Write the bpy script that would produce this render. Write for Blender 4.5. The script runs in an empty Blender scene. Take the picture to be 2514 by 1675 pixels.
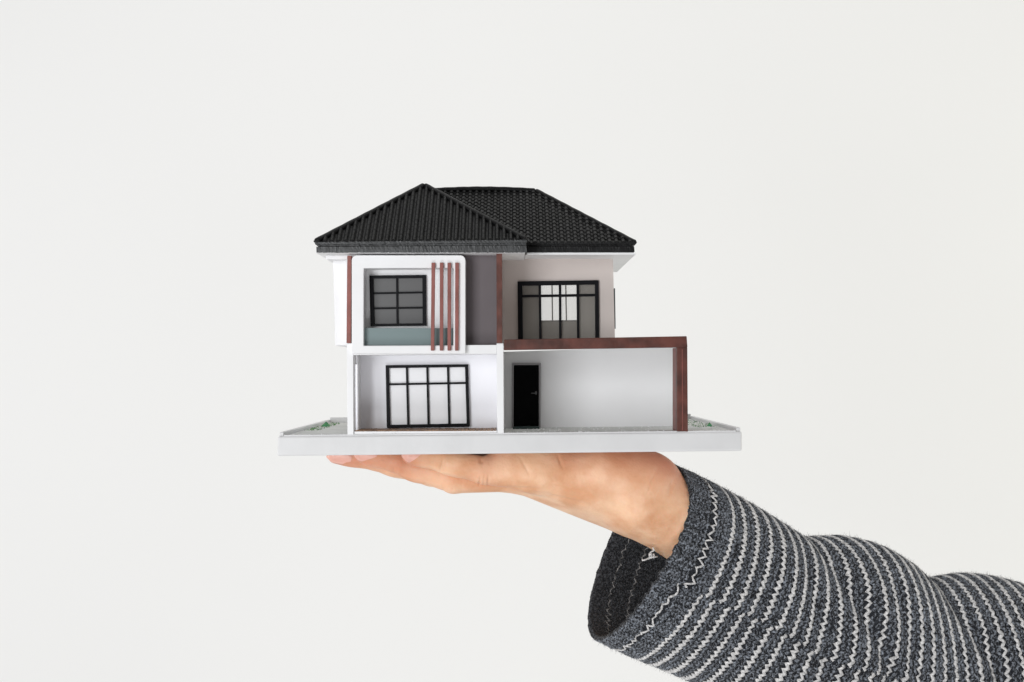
import bpy, math, random
import numpy as np
from mathutils import Vector, Matrix
random.seed(7); RNG = np.random.default_rng(7)
R = math.radians
U = 0.0002            # one photograph pixel at the front of the plinth = 0.2 mm
D = 3500.0            # camera distance to the plinth front (same unit)
HX, HY = 1257.0, 911.0   # picture centre column, eye level row

# ------------------------------------------------------------------ camera, light
sc = bpy.context.scene
COL = sc.collection
cd = bpy.data.cameras.new("camera"); cam = bpy.data.objects.new("camera", cd); COL.objects.link(cam)
cam.location = (0, -D*U, 0); cam.rotation_euler = (R(90), 0, 0)
cd.sensor_width = 36; cd.lens = 36*D/2514; cd.shift_y = (HY-837.5)/2514
cd.clip_start = 0.05; cd.clip_end = 50
sc.camera = cam
w = bpy.data.worlds.new("World"); sc.world = w; w.use_nodes = True
bg = w.node_tree.nodes["Background"]; bg.inputs[0].default_value = (1.0, 0.985, 0.965, 1); bg.inputs[1].default_value = 0.29
def area(name, loc, target, size, power, color=(1, 1, 1)):
    l = bpy.data.lights.new(name, 'AREA'); l.shape = 'RECTANGLE'; l.size, l.size_y = size; l.energy = power; l.color = color
    o = bpy.data.objects.new(name, l); COL.objects.link(o); o.location = loc
    o.rotation_euler = (Vector(target)-Vector(loc)).to_track_quat('-Z', 'Y').to_euler(); return o
area("window_light", (-0.66, -1.42, -0.02), (0.03, 0.05, -0.02), (0.55, 0.8), 14.4, (0.97, 0.985, 1.0))
area("low_fill_light", (-0.10, -1.15, -0.85), (0.06, 0.05, -0.06), (0.8, 0.5), 5.1, (0.98, 0.985, 1.0))
area("backdrop_fill_left", (-2.1, 0.2, 0.0), (0, 1.6, 0), (1.0, 1.6), 16.6, (0.985, 0.99, 1.0))  # this and the next three: unseen fill lamps added to even the backdrop
area("backdrop_fill_right", (2.1, 0.2, 0.0), (0, 1.6, 0), (1.0, 1.6), 19.4, (1.0, 0.99, 0.90))
area("backdrop_fill_top", (0, 0.3, 1.5), (0, 1.6, 0), (1.6, 0.8), 8.6)
area("backdrop_fill_bottom", (0, 0.3, -1.4), (0, 1.6, 0), (1.6, 0.8), 7.0)
sc.view_settings.view_transform = 'Standard'; sc.view_settings.look = 'None'
sc.view_settings.exposure = 0.0; sc.view_settings.gamma = 1.0
sc.cycles.max_bounces = 10; sc.cycles.transparent_max_bounces = 16

# ------------------------------------------------------------------ helpers
def P(px, py, Y=0.0):
    """the point that lies at depth Y behind the plinth front and is seen at picture position px, py"""
    k = (D+Y)/D
    return ((px-HX)*k, Y, (HY-py)*k)

ORG = {}
def setp(o, label=None, cat=None, kind=None, group=None):
    if label: o["label"] = label
    if cat: o["category"] = cat
    if kind: o["kind"] = kind
    if group: o["group"] = group
    return o
def place(o, centre, parent):
    ORG[o] = Vector(centre); COL.objects.link(o)
    if parent is not None: o.parent = parent; o.location = (Vector(centre)-ORG[parent])
    else: o.location = centre
def empty(name, at, parent=None):
    o = bpy.data.objects.new(name, None); o.empty_display_size = 0.02
    place(o, Vector(at)*U, parent); return o
def obj(name, V, F, mat, parent=None, smooth=False, bevel=0.0, seg=2, origin=None):
    V = np.asarray(V, dtype=float)*U
    c = (V.min(0)+V.max(0))/2 if origin is None else np.asarray(origin)*U
    me = bpy.data.meshes.new(name); me.from_pydata((V-c).tolist(), [], [tuple(map(int, f)) for f in F]); me.validate()
    if smooth: me.polygons.foreach_set("use_smooth", [True]*len(me.polygons))
    me.materials.append(mat); me.update()
    o = bpy.data.objects.new(name, me); place(o, c, parent)
    if bevel:
        m = o.modifiers.new("bevel", 'BEVEL'); m.width = bevel*U; m.segments = seg; m.limit_method = 'ANGLE'; m.angle_limit = R(35)
        m.harden_normals = False
    return o
def prism_vf(poly, y0, y1):
    """poly: picture points of the front outline (clockwise from top left), seen at depth y0; extruded straight back to y1"""
    a = [P(x, y, y0) for x, y in poly]; n = len(a)
    V = a+[(p[0], y1, p[2]) for p in a]
    F = [tuple(reversed(range(n)))][::-1]
    F = [tuple(range(n))[::-1], tuple(range(n, 2*n))]
    for i in range(n): j = (i+1) % n; F.append((i, j, n+j, n+i))
    return V, F
def prism(name, poly, y0, y1, mat, parent=None, bevel=0.8, **k):
    V, F = prism_vf(poly, y0, y1); o = obj(name, V, F, mat, parent, bevel=bevel, **k); recalc(o); return o
def rect(x0, y0, x1, y1): return [(x0, y0), (x1, y0), (x1, y1), (x0, y1)]
def recalc(o):
    import bmesh
    bm = bmesh.new(); bm.from_mesh(o.data); bmesh.ops.remove_doubles(bm, verts=bm.verts, dist=1e-7)
    bmesh.ops.recalc_face_normals(bm, faces=bm.faces); bm.to_mesh(o.data); bm.free()
def ring(name, outer, inner, y0, y1, mat, parent=None, bevel=0.8):
    n = len(outer); a = [P(x, y, y0) for x, y in outer]; b = [P(x, y, y0) for x, y in inner]
    V = a+b+[(p[0], y1, p[2]) for p in a]+[(p[0], y1, p[2]) for p in b]; F = []
    for i in range(n):
        j = (i+1) % n
        F += [(i, j, n+j, n+i), (2*n+i, 3*n+i, 3*n+j, 2*n+j), (i, 2*n+i, 2*n+j, j), (n+i, n+j, 3*n+j, 3*n+i)]
    V2 = [tuple(v) for v in V]
    F = [f for f in F if len({V2[q] for q in f}) >= 3]
    F = [tuple(dict.fromkeys(f)) for f in F]
    o = obj(name, V, F, mat, parent, bevel=bevel); recalc(o); return o
def inset(q, l, t, r_, b):
    (x0, y0), (x1, y1), (x2, y2), (x3, y3) = q
    return [(x0+l, y0+t), (x1-r_, y1+t), (x2-r_, y2-b), (x3+l, y3-b)]
def line_bar(name, p, q, wd, y0, y1, mat, parent, bevel=0.5):
    dx, dy = q[0]-p[0], q[1]-p[1]; L = math.hypot(dx, dy); nx, ny = -dy/L*wd/2, dx/L*wd/2
    return prism(name, [(p[0]+nx, p[1]+ny), (q[0]+nx, q[1]+ny), (q[0]-nx, q[1]-ny), (p[0]-nx, p[1]-ny)], y0, y1, mat, parent, bevel)
def tube(points, radii, sides=8, cap=True):
    pts = [Vector(p) for p in points]; V = []; F = []; n = len(pts)
    for i, p in enumerate(pts):
        t = (pts[min(i+1, n-1)]-pts[max(i-1, 0)]).normalized()
        a = t.cross(Vector((0, 1, 0.01)) if abs(t.y) < 0.9 else Vector((1, 0, 0))).normalized(); b = t.cross(a)
        r = radii[i] if hasattr(radii, '__len__') else radii
        for k in range(sides):
            an = 2*math.pi*k/sides; V.append(tuple(p+a*math.cos(an)*r+b*math.sin(an)*r))
    for i in range(n-1):
        for k in range(sides):
            k2 = (k+1) % sides; F.append((i*sides+k, i*sides+k2, (i+1)*sides+k2, (i+1)*sides+k))
    if cap: F.append(tuple(range(sides))[::-1]); F.append(tuple((n-1)*sides+k for k in range(sides)))
    return V, F

# ------------------------------------------------------------------ materials
def mat(name, col, rough=0.5, var=0.0, vscale=60, bump=0.0, bscale=400, metallic=0.0, spec=0.5, col2=None, detail=4):
    m = bpy.data.materials.new(name); m.use_nodes = True; nt = m.node_tree; N = nt.nodes; L = nt.links
    b = N["Principled BSDF"]; b.inputs["Base Color"].default_value = (*col, 1); b.inputs["Roughness"].default_value = rough
    b.inputs["Metallic"].default_value = metallic; b.inputs["Specular IOR Level"].default_value = spec
    tc = N.new("ShaderNodeNewGeometry")
    if var or col2:
        n = N.new("ShaderNodeTexNoise"); n.inputs["Scale"].default_value = vscale; n.inputs["Detail"].default_value = detail
        L.new(tc.outputs["Position"], n.inputs["Vector"])
        rp = N.new("ShaderNodeValToRGB"); c2 = col2 or tuple(max(0, c*(1-var)) for c in col)
        rp.color_ramp.elements[0].position = 0.35; rp.color_ramp.elements[1].position = 0.65
        rp.color_ramp.elements[0].color = (*c2, 1); rp.color_ramp.elements[1].color = (*col, 1)
        L.new(n.outputs["Fac"], rp.inputs["Fac"]); L.new(rp.outputs["Color"], b.inputs["Base Color"])
    if bump:
        n = N.new("ShaderNodeTexNoise"); n.inputs["Scale"].default_value = bscale; n.inputs["Detail"].default_value = 5
        L.new(tc.outputs["Position"], n.inputs["Vector"])
        bp = N.new("ShaderNodeBump"); bp.inputs["Strength"].default_value = bump; bp.inputs["Distance"].default_value = 2*U
        L.new(n.outputs["Fac"], bp.inputs["Height"]); L.new(bp.outputs["Normal"], b.inputs["Normal"])
    return m
def pane_mat(name, col, opaque, rough=0.08):
    m = bpy.data.materials.new(name); m.use_nodes = True; N = m.node_tree.nodes; L = m.node_tree.links
    b = N["Principled BSDF"]; b.inputs["Base Color"].default_value = (*col, 1); b.inputs["Roughness"].default_value = rough
    t = N.new("ShaderNodeBsdfTransparent"); mx = N.new("ShaderNodeMixShader"); mx.inputs[0].default_value = opaque
    L.new(t.outputs[0], mx.inputs[1]); L.new(b.outputs[0], mx.inputs[2]); L.new(mx.outputs[0], N["Material Output"].inputs[0])
    return m
M = {}
M['backdrop'] = mat("wall_paint", (0.86, 0.86, 0.855), 0.9, var=0.012, vscale=1.2, bump=0.05, bscale=60, spec=0.2)
M['white'] = mat("white_plastic", (0.86, 0.86, 0.87), 0.45, var=0.03, vscale=70, bump=0.12, bscale=260)
M['plinth'] = mat("plinth_plastic", (0.71, 0.71, 0.715), 0.4, var=0.06, vscale=45, bump=0.25, bscale=200)
M['ground'] = mat("tray_ground", (0.68, 0.69, 0.67), 0.7, var=0.12, vscale=60, bump=0.3, bscale=300)
M['porchwall'] = mat("porch_wall_paint", (0.88, 0.88, 0.92), 0.55, var=0.03, vscale=40, bump=0.1)
M['carwall'] = mat("carport_wall_paint", (0.90, 0.90, 0.91), 0.6, var=0.03, vscale=30, bump=0.1)
M['taupe'] = mat("taupe_paint", (0.60, 0.535, 0.505), 0.6, var=0.06, vscale=40, bump=0.12)
M['grey'] = mat("grey_paint", (0.125, 0.105, 0.112), 0.6, var=0.08, vscale=40, bump=0.12)
M['interior'] = mat("interior_paint", (0.72, 0.67, 0.61), 0.8, var=0.05)
M['black'] = mat("black_plastic", (0.004, 0.004, 0.006), 0.45, var=0.3, vscale=200, bump=0.25, bscale=350, spec=0.12)
M['door'] = mat("black_door_paint", (0.0015, 0.0015, 0.002), 0.4, spec=0.05)
M['roof'] = mat("roof_tile_plastic", (0.012, 0.012, 0.0122), 0.40, bump=0.7, bscale=420, col2=(0.004, 0.004, 0.0042), vscale=160, spec=0.2)
M['fascia'] = mat("fascia_plastic", (0.042, 0.044, 0.046), 0.45, bump=0.35, bscale=420, col2=(0.026, 0.027, 0.028), vscale=300)
M['fascia_dark'] = mat("fascia_dark_plastic", (0.007, 0.007, 0.0075), 0.42, bump=0.5, bscale=250, var=0.3, vscale=150, spec=0.2)
M['brown'] = mat("red_brown_paint", (0.135, 0.042, 0.030), 0.45, bump=0.6, bscale=300, col2=(0.062, 0.021, 0.015), vscale=110, spec=0.35)
M['slat'] = mat("faded_red_paint", (0.28, 0.085, 0.07), 0.5, bump=0.5, bscale=260, col2=(0.20, 0.06, 0.045), vscale=150)
M['deck'] = mat("deck_wood", (0.38, 0.22, 0.12), 0.6, col2=(0.16, 0.085, 0.045), vscale=220, bump=0.4)
M['teal'] = pane_mat("teal_acrylic", (0.225, 0.29, 0.295), 0.9, 0.2)
M['pane_dark'] = pane_mat("smoked_pane", (0.15, 0.15, 0.152), 0.85, 0.22)
M['pane_light'] = pane_mat("frosted_pane", (0.86, 0.86, 0.88), 0.97, 0.3)
M['pane_clear'] = pane_mat("hazy_pane", (0.55, 0.52, 0.48), 0.18, 0.12)
M['pane_rear'] = pane_mat("clear_pane", (0.8, 0.8, 0.8), 0.04, 0.1)
M['green'] = mat("moss_green", (0.02, 0.30, 0.16), 0.7, col2=(0.12, 0.30, 0.07), vscale=300)
M['grass'] = mat("grass_flock", (0.20, 0.38, 0.13), 0.8, col2=(0.08, 0.2, 0.12), vscale=300)
M['metal'] = mat("handle_metal", (0.12, 0.12, 0.125), 0.4, metallic=0.6)
M['mat'] = mat("dark_green_mat", (0.02, 0.045, 0.042), 0.7, bump=0.4)
M['bluegrey'] = mat("blue_grey_paint", (0.1, 0.13, 0.14), 0.5)

def skin_material():
    m = bpy.data.materials.new("skin"); m.use_nodes = True; nt = m.node_tree; N = nt.nodes; L = nt.links; b = N["Principled BSDF"]
    at = N.new("ShaderNodeAttribute"); at.attribute_name = "tone"
    n1 = N.new("ShaderNodeTexNoise"); n1.inputs["Scale"].default_value = 55; n1.inputs["Detail"].default_value = 4
    tc = N.new("ShaderNodeTexCoord"); L.new(tc.outputs["Object"], n1.inputs["Vector"])
    rp = N.new("ShaderNodeValToRGB"); rp.color_ramp.elements[0].position = 0.36; rp.color_ramp.elements[1].position = 0.62
    rp.color_ramp.elements[0].color = (0.72, 0.375, 0.205, 1); rp.color_ramp.elements[1].color = (0.90, 0.58, 0.38, 1)
    L.new(n1.outputs["Fac"], rp.inputs["Fac"])
    mx = N.new("ShaderNodeMix"); mx.data_type = 'RGBA'; L.new(at.outputs["Fac"], mx.inputs[0]); L.new(rp.outputs["Color"], mx.inputs[6])
    mx.inputs[7].default_value = (0.66, 0.25, 0.155, 1); L.new(mx.outputs[2], b.inputs["Base Color"])
    b.inputs["Roughness"].default_value = 0.48; b.inputs["Specular IOR Level"].default_value = 0.35
    b.inputs["Subsurface Weight"].default_value = 0.25; b.inputs["Subsurface Radius"].default_value = (0.0035, 0.0013, 0.0007)
    b.inputs["Subsurface Scale"].default_value = 0.6
    v = N.new("ShaderNodeTexVoronoi"); v.inputs["Scale"].default_value = 700; L.new(tc.outputs["Object"], v.inputs["Vector"])
    n2 = N.new("ShaderNodeTexNoise"); n2.inputs["Scale"].default_value = 260; n2.inputs["Detail"].default_value = 5; L.new(tc.outputs["Object"], n2.inputs["Vector"])
    ad = N.new("ShaderNodeMath"); ad.operation = 'MULTIPLY_ADD'; ad.inputs[1].default_value = 0.35
    L.new(v.outputs["Distance"], ad.inputs[0]); L.new(n2.outputs["Fac"], ad.inputs[2])
    bp = N.new("ShaderNodeBump"); bp.inputs["Strength"].default_value = 0.55; bp.inputs["Distance"].default_value = 3.0*U
    L.new(ad.outputs[0], bp.inputs["Height"]); L.new(bp.outputs["Normal"], b.inputs["Normal"])
    return m
M['skin'] = skin_material()
M['nail'] = mat("fingernail", (0.86, 0.46, 0.37), 0.35, var=0.08, vscale=200)
def yarn(name, a, b_, sc1, p0=0.35, p1=0.65):
    m = mat(name, a, 0.95, col2=b_, vscale=sc1, bump=0.9, bscale=1100, detail=3, spec=0.15)
    rp = next(n for n in m.node_tree.nodes if n.type == 'VALTORGB'); rp.color_ramp.elements[0].position = p0; rp.color_ramp.elements[1].position = p1
    p = m.node_tree.nodes["Principled BSDF"]; p.inputs["Sheen Weight"].default_value = 0.25; p.inputs["Sheen Roughness"].default_value = 0.5
    return m
M['yarn_grey'] = yarn("grey_melange_yarn", (0.27, 0.295, 0.335), (0.009, 0.009, 0.012), 950, 0.42, 0.66)
M['yarn_white'] = yarn("off_white_yarn", (0.79, 0.775, 0.765), (0.42, 0.415, 0.41), 900)
M['yarn_inner'] = yarn("shaded_inner_yarn", (0.07, 0.075, 0.085), (0.006, 0.007, 0.009), 950, 0.42, 0.66)  # grey yarn of the cuff inside, its shade darkened into the colour
M['knit_base'] = yarn("dark_knit_base", (0.035, 0.038, 0.046), (0.01, 0.011, 0.014), 1100)

# ------------------------------------------------------------------ backdrop
V = []; F = []
for iz in range(2):
    for ix in range(2): V.append(((-1+2*ix)*22000, 8000, (-1+2*iz)*14000))
wall = obj("wall", V, [(0, 1, 3, 2)], M['backdrop']); setp(wall, kind="structure")

# ------------------------------------------------------------------ model house
house = empty("model_house", (40, 400, -160))
setp(house, "two storey model house with black tiled roof balanced on the open palm", "model house")
T = -0.6  # px tilt helper
def edge_top(x): return 1067.5-(x-682)*11.5/1140
def edge_bot(x): return 1120-(x-682)*12.5/1140
YB = 905
# plinth with rim
poly = [(682, edge_top(682)+4), (1822, edge_top(1822)+4), (1822, edge_bot(1822)), (680, edge_bot(680))]
pl = prism("plinth", poly, 0, YB, M['plinth'], house, bevel=5, seg=3)
tl, tr = P(682, edge_top(682)+4, 0), P(1822, edge_top(1822)+4, 0)
def topz(X): return tl[2]+(X-tl[0])/(tr[0]-tl[0])*(tr[2]-tl[2])
def box3(name, x0, x1, y0, y1, h0, h1, mt, parent, bevel=1.0):
    """a box on the plinth top: h0 and h1 above its surface"""
    V = [(x0, y0, topz(x0)+h0), (x1, y0, topz(x1)+h0), (x1, y1, topz(x1)+h0), (x0, y1, topz(x0)+h0),
         (x0, y0, topz(x0)+h1), (x1, y0, topz(x1)+h1), (x1, y1, topz(x1)+h1), (x0, y1, topz(x0)+h1)]
    F = [(0, 3, 2, 1), (4, 5, 6, 7), (0, 1, 5, 4), (1, 2, 6, 5), (2, 3, 7, 6), (3, 0, 4, 7)]
    return obj(name, V, F, mt, parent, bevel=bevel)
XL, XR = tl[0], tr[0]
box3("ground", XL+16, XR-16, 12, YB-14, -2, 1.2, M['ground'], pl, 0)
box3("rim", XL+3, XL+13, 8, YB-3, -1, 10, M['plinth'], pl, 2)
box3("rim", XR-13, XR-3, 8, YB-3, -1, 10, M['plinth'], pl, 2)
box3("rim", XL+14, XR-14, YB-13, YB-3, -1, 17, M['plinth'], pl, 2)
box3("rim", XL+14, XR-14, 3, 11, -1, 3.2, M['plinth'], pl, 1.5)
def tuft(name, x0, x1, y0, y1, n, h, mt, parent):
    V = []; F = []
    for i in range(n):
        x = random.uniform(x0, x1); y = random.uniform(y0, y1); z = topz(x)+1
        hh = h*random.uniform(0.4, 1); a = random.uniform(0, 6.28); ww = random.uniform(1.0, 2.2)
        dx, dy = math.cos(a)*ww, math.sin(a)*ww; lx, ly = random.uniform(-3, 3), random.uniform(-3, 3); k = len(V)
        V += [(x-dx, y-dy, z), (x+dx, y+dy, z), (x+lx, y+ly, z+hh)]; F.append((k, k+1, k+2))
    o = obj(name, V, F, mt, parent); setp(o, kind="stuff"); return o
def mound(name, cx, cy, rx, ry, h, mt, parent, seed):
    rg = random.Random(seed); V = []; F = []; n, m_ = 18, 6
    for j in range(m_+1):
        for i in range(n):
            a = 2*math.pi*i/n; r = 1-j/m_*0.98; jit = 1+rg.uniform(-.13, .13)
            V.append((cx+rx*r*math.cos(a)*jit, cy+ry*r*math.sin(a)*jit, topz(cx)+h*(1-r*r)*(1+rg.uniform(-.2, .2))-0.4))
    for j in range(m_):
        for i in range(n): i2 = (i+1) % n; F.append((j*n+i, j*n+i2, (j+1)*n+i2, (j+1)*n+i))
    F.append(tuple(m_*n+i for i in range(n)))
    return obj(name, V, F, mt, parent, smooth=True)
mound("moss", XL+40, 600, 12, 40, 12, M['green'], house, 1)
mound("moss", XL+30, 400, 8, 45, 5, M['grass'], house, 2)
mound("moss", XR-34, 330, 7, 26, 10, M['green'], house, 3)
tuft("grass", XL+22, XL+60, 300, 860, 260, 4, M['grass'], house)
tuft("grass", XR-80, XR-22, 250, 870, 220, 4, M['grass'], house)

W = M['white']
# --- lower storey
body = prism("floor_slab", [(866, 849), (1219, 847), (1219, 869), (866, 872)], 2, 600, W, house)   # slab between the storeys
def col2(x0, x1, ya, yb, yc, mt, name="column", y0=0, y1=22): return prism(name, rect(x0, ya, x1, yb), y0, y1, mt, house, 1.2)
prism("column", [(851, 843), (867, 843), (868, 1067), (853, 1067)], 0, 22, W, house, 1.2)
prism("column", [(1219, 843), (1236, 843), (1237, 1063.5), (1221, 1064)], 0, 26, W, house, 1.2)
# porch: side walls, back wall with the large window, wooden deck
prism("side_wall", [(868.5, 872), (870.5, 872), (871.5, 1062), (869.5, 1062)], 24, 40, W, house, 0)
YP = 128
prism("side_wall", [(876.5, 858), (879, 858), (880, 1058), (877.5, 1058)], 66, YP, W, house, 0)
prism("side_wall", [(870, 872), (873, 872), (873, 895), (870, 895)], 40, 66, W, house, 0)
ring("porch_wall", [(868, 855), (1232, 853), (1232, 1062), (868, 1062)], [(951, 902), (1146, 898), (1150, 1047), (954, 1050)], YP, YP+8, M['porchwall'], house)
prism("side_wall", [(1221, 869), (1236, 869), (1237, 1062), (1222, 1062)], 27, 360, W, house, 0)
dk = prism("deck", [(869, 1059.5), (1220, 1058), (1220, 1066), (869, 1068)], 6, YP-1, W, house, 1)
Vd, Fd = [], []
x = P(871, 0, 4)[0]; xe = P(1217, 0, 4)[0]; zd = P(0, 1059, 6)[2]
while x < xe:
    xw = min(7.6, xe-x); zz = zd+random.uniform(1.6, 2.4)+(x-(-386))*0.0045; k = len(Vd)
    for yy in (9, YP-2):
        for (a, b) in ((x, zz-4), (x+xw, zz-4), (x+xw, zz), (x, zz)): Vd.append((a, yy, b))
    Fd += [(k, k+1, k+2, k+3), (k+7, k+6, k+5, k+4), (k+3, k+2, k+6, k+7), (k, k+3, k+7, k+4), (k+1, k+5, k+6, k+2)]
    x += 9
dp = obj("deck_board", Vd, Fd, M['deck'], dk); setp(dp, kind="stuff")

def window(quad, th, y0, y1, mullions, transoms, wd, glass, cells, gy, parent, name="window"):
    """quad: outer frame corners; th: frame widths l,t,r,b; mullions / transoms: pairs of points"""
    fr = ring(name, quad, inset(quad, *th), y0, y1, M['black'], parent, 0.9)
    for p, q in mullions: line_bar("mullion", p, q, wd, y0+2, y1-1.5, M['black'], fr)
    for p, q in transoms: line_bar("transom", p, q, wd, y0+3, y1-2.5, M['black'], fr)
    for c in cells: prism("pane", c, gy, gy+1.2, glass, fr, 0)
    return fr
def lerp(a, b, t): return (a[0]+(b[0]-a[0])*t, a[1]+(b[1]-a[1])*t)
def cells(quad, us, vs, g=0.6):
    """panes between relative cuts us and vs of a skewed quad"""
    out = []
    def pt(u, v): return lerp(lerp(quad[0], quad[1], u), lerp(quad[3], quad[2], u), v)
    for i in range(len(us)-1):
        for j in range(len(vs)-1):
            out.append([pt(us[i], vs[j]), pt(us[i+1], vs[j]), pt(us[i+1], vs[j+1]), pt(us[i], vs[j+1])])
    return out
# lower window
q = [(946.5, 897), (1149, 894.5), (1153, 1048), (949.5, 1051.5)]
window(q, (8, 7, 7.5, 8), YP-12, YP+4,
       [((998.5, 900), (1002, 1047)), ((1048.7, 899), (1051.8, 1045)), ((1099.5, 898), (1102.8, 1044))],
       [((951, 944), (1148, 940.5))], 5.0, M['pane_light'], cells(inset(q, 5, 5, 5, 5), [0, .245, .505, .76, 1], [0, .285, 1]), YP-3, house)
# rooms behind the porch and the rear wall of the ground floor
prism("room_wall", rect(868, 872, 1236, 1062), 330, 340, M['interior'], house, 0)

# --- upper left: framed balcony panel
def rounded(x0, y0, x1, y1, r, n=5):
    out = []
    for cx, cy, a0 in ((x0+r, y0+r, 180), (x1-r, y0+r, 270), (x1-r*.25, y1-r*.25, 0), (x0+r*.25, y1-r*.25, 90)):
        rr = r if cy < (y0+y1)/2 else r*.25
        for i in range(n): a = R(a0+90*i/(n-1)); out.append((cx+rr*math.cos(a), cy+rr*math.sin(a)))
    return out
outer = rounded(863.5, 627, 1142.5, 868, 12); inn = []
for c in ((893, 659), (1114, 658), (1113, 848.5), (892.5, 849)): inn += [c]*5
ring("balcony_frame", outer, inn, -16, 46, W, house, 1.5)
q = [(906.5, 676.5), (1046, 675), (1046.5, 800), (909.5, 801.5)]
ring("balcony_wall", [(880, 640), (1130, 640), (1130, 860), (880, 860)], inset(q, 4, 4, 4, 4), 47, 54, W, house, 0)
window(q, (9.5, 7.5, 9, 6), 38, 52, [((974.5, 680), (975.5, 797))], [((912, 720.5), (1040, 718)), ((912, 757.5), (1040, 755.5))], 4.6,
       M['pane_dark'], cells(inset(q, 6, 5, 6, 5), [0, .5, 1], [0, .34, .66, 1]), 45, house)
prism("glass_balustrade", [(893.5, 805.5), (1113, 806), (1112.5, 848), (893, 848.5)], 6, 9, M['teal'], house, 0.4)
for (xa, xb) in ((1060.3, 1057.5), (1080.7, 1079.5), (1099.5, 1098.5), (1118.5, 1117)):
    prism("slat", [(xa-1, 645), (xa+8, 645), (xb+8.5, 861), (xb, 861)], -25, -15.5, M['slat'], house, 1)
# upper red brown columns, grey wall, right-hand taupe facade
prism("column", [(852.5, 628), (862.5, 628), (861.5, 842.5), (850.5, 842.5)], -2, 20, M['slat'], house, 0.8)
prism("column", [(1218.5, 620), (1232.5, 620), (1233, 842.5), (1219.5, 842.5)], -6, 20, M['brown'], house, 0.8)
prism("grey_wall", [(1130, 622), (1220, 622), (1219.5, 848), (1130, 848.5)], 40, 60, M['grey'], house, 0)
prism("wall", [(1222, 622), (1231, 622), (1231, 845), (1222, 845)], 21, 198, M['taupe'], house, 0)
prism("wall", [(851, 622), (863, 622), (863, 842), (851, 842)], 46, 600, W, house, 0)
prism("wall", [(854, 843), (860, 843), (860, 1062), (854, 1062)], 130, 600, W, house, 0)
prism("side_bay", [(817, 634), (853, 634), (853, 849), (822, 849)], 90, 330, W, house, 3)
YW = 200
q = [(1270.5, 691), (1470, 688), (1471.3, 844), (1272, 845)]
ring("facade_wall", [(1231.5, 620), (1504.5, 620), (1510.2, 847), (1231.5, 848)], inset(q, 5, 5, 5, 5), YW, YW+10, M['taupe'], house, 1)
prism("cornice", [(1234, 624), (1503, 622), (1500, 631), (1234, 633)], YW-7, YW-0.3, M['taupe'], house, 1.5)
us = [0, .27, .52, .745, 1]
window(q, (12, 10.5, 9.5, 6), YW-8, YW+7, [((1325.3, 697), (1327, 850)), ((1375, 696), (1376, 850)), ((1418.5, 695), (1420, 850))],
       [((1280, 727.3), (1462, 724.5))], 6.2, M['pane_clear'], cells(inset(q, 8, 7, 7, 4), us, [0, .2, 1]), YW+2, house)
prism("wall", [(1500, 622), (1504, 622), (1509.5, 846), (1505, 846)], YW+10.5, 600, M['white'], house, 0)   # right side wall
prism("side_window", [(1507.5, 708), (1510, 708), (1511.5, 807), (1509.5, 807)], 218, 300, M['bluegrey'], house, 0)
# rear wall with the rear window seen through the room
YR = 560
rq = [(1323, 692), (1420, 692), (1420, 789), (1325, 790)]
ring("rear_wall", [(1225, 640), (1492, 640), (1492, 850), (1225, 850)], inset(rq, 2, 2, 2, 2), YR, YR+10, M['interior'], house, 0)
window(rq, (3.5, 4, 3.5, 3), YR-4, YR+8, [((1355.3, 695), (1356.6, 788)), ((1389, 695), (1390.8, 788))], [((1326, 728.5), (1418, 727))], 3.2,
       M['pane_rear'], cells(inset(rq, 3, 3, 3, 3), [0, .33, .67, 1], [0, .36, 1]), YR+2, house)
prism("rear_wall", rect(880, 650, 1224, 1052), YR, YR+10, M['interior'], house, 0)
prism("partition", [(1222, 640), (1229, 640), (1229, 848), (1222, 848)], YW+10.5, YR-1, M['interior'], house, 0)
prism("floor", rect(1238, 843, 1500, 847), YW+11, YR-1, M['interior'], house, 0)
prism("ceiling", rect(1232, 623, 1500, 629), YW+11, YR-1, M['interior'], house, 0)

# --- carport
YC = 352
prism("carport_wall", [(1236, 864), (1679, 850.5), (1679, 1048.3), (1236, 1053)], YC, YC+10, M['carwall'], house, 0)
prism("carport_wall", [(1660, 870), (1672, 870), (1672, 1048), (1660, 1048)], YC+11, 560, M['carwall'], house, 0)
rf = prism("carport_roof", [(1240, 840), (1682, 831), (1682, 842), (1240, 850)], 24.5, YC-1, W, house, 0)
prism("beam", [(1237.5, 834), (1686, 825.5), (1688, 853), (1236.5, 860)], 0, 24, M['brown'], house, 1.6)
prism("post", [(1661.5, 853), (1687.6, 852.5), (1689, 1060), (1661.5, 1060)], 0, 24, M['brown'], house, 1.4)
prism("post_groove", [(1674.2, 858), (1675.8, 858), (1676.4, 1057), (1674.8, 1057)], -0.8, 0.5, M['slat'], house, 0)
prism("post_back", [(1660, 854), (1686, 854), (1687, 1060), (1660, 1060)], 25, 104, M['slat'], house, 1)
dr = prism("door", [(1261.5, 897), (1322.5, 897), (1322.5, 1046), (1261, 1047)], YC-7, YC-1, M['door'], house, 0.6)
ring("door_frame", [(1256.5, 891), (1328, 891), (1327, 1051), (1256, 1052)], [(1261, 896.5), (1323, 896.5), (1323, 1047), (1260.5, 1048)], YC-9, YC-0.2,
     mat("door_frame_paint", (0.30, 0.29, 0.30), 0.5), house, 0.8)
prism("handle", rect(1313.5, 961, 1318.5, 969), YC-11, YC-7, M['metal'], dr, 0.6)
prism("handle_lever", [(1304, 964.5), (1316, 964.5), (1316, 967), (1304, 967)], YC-15, YC-12, M['metal'], dr, 0.6)
X0 = P(1259, 0, YC)[0]; X1 = P(1323, 0, YC)[0]
box3("doormat", X0, X1, YC-95, YC-14, 1, 5, M['mat'], house, 1)
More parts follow.
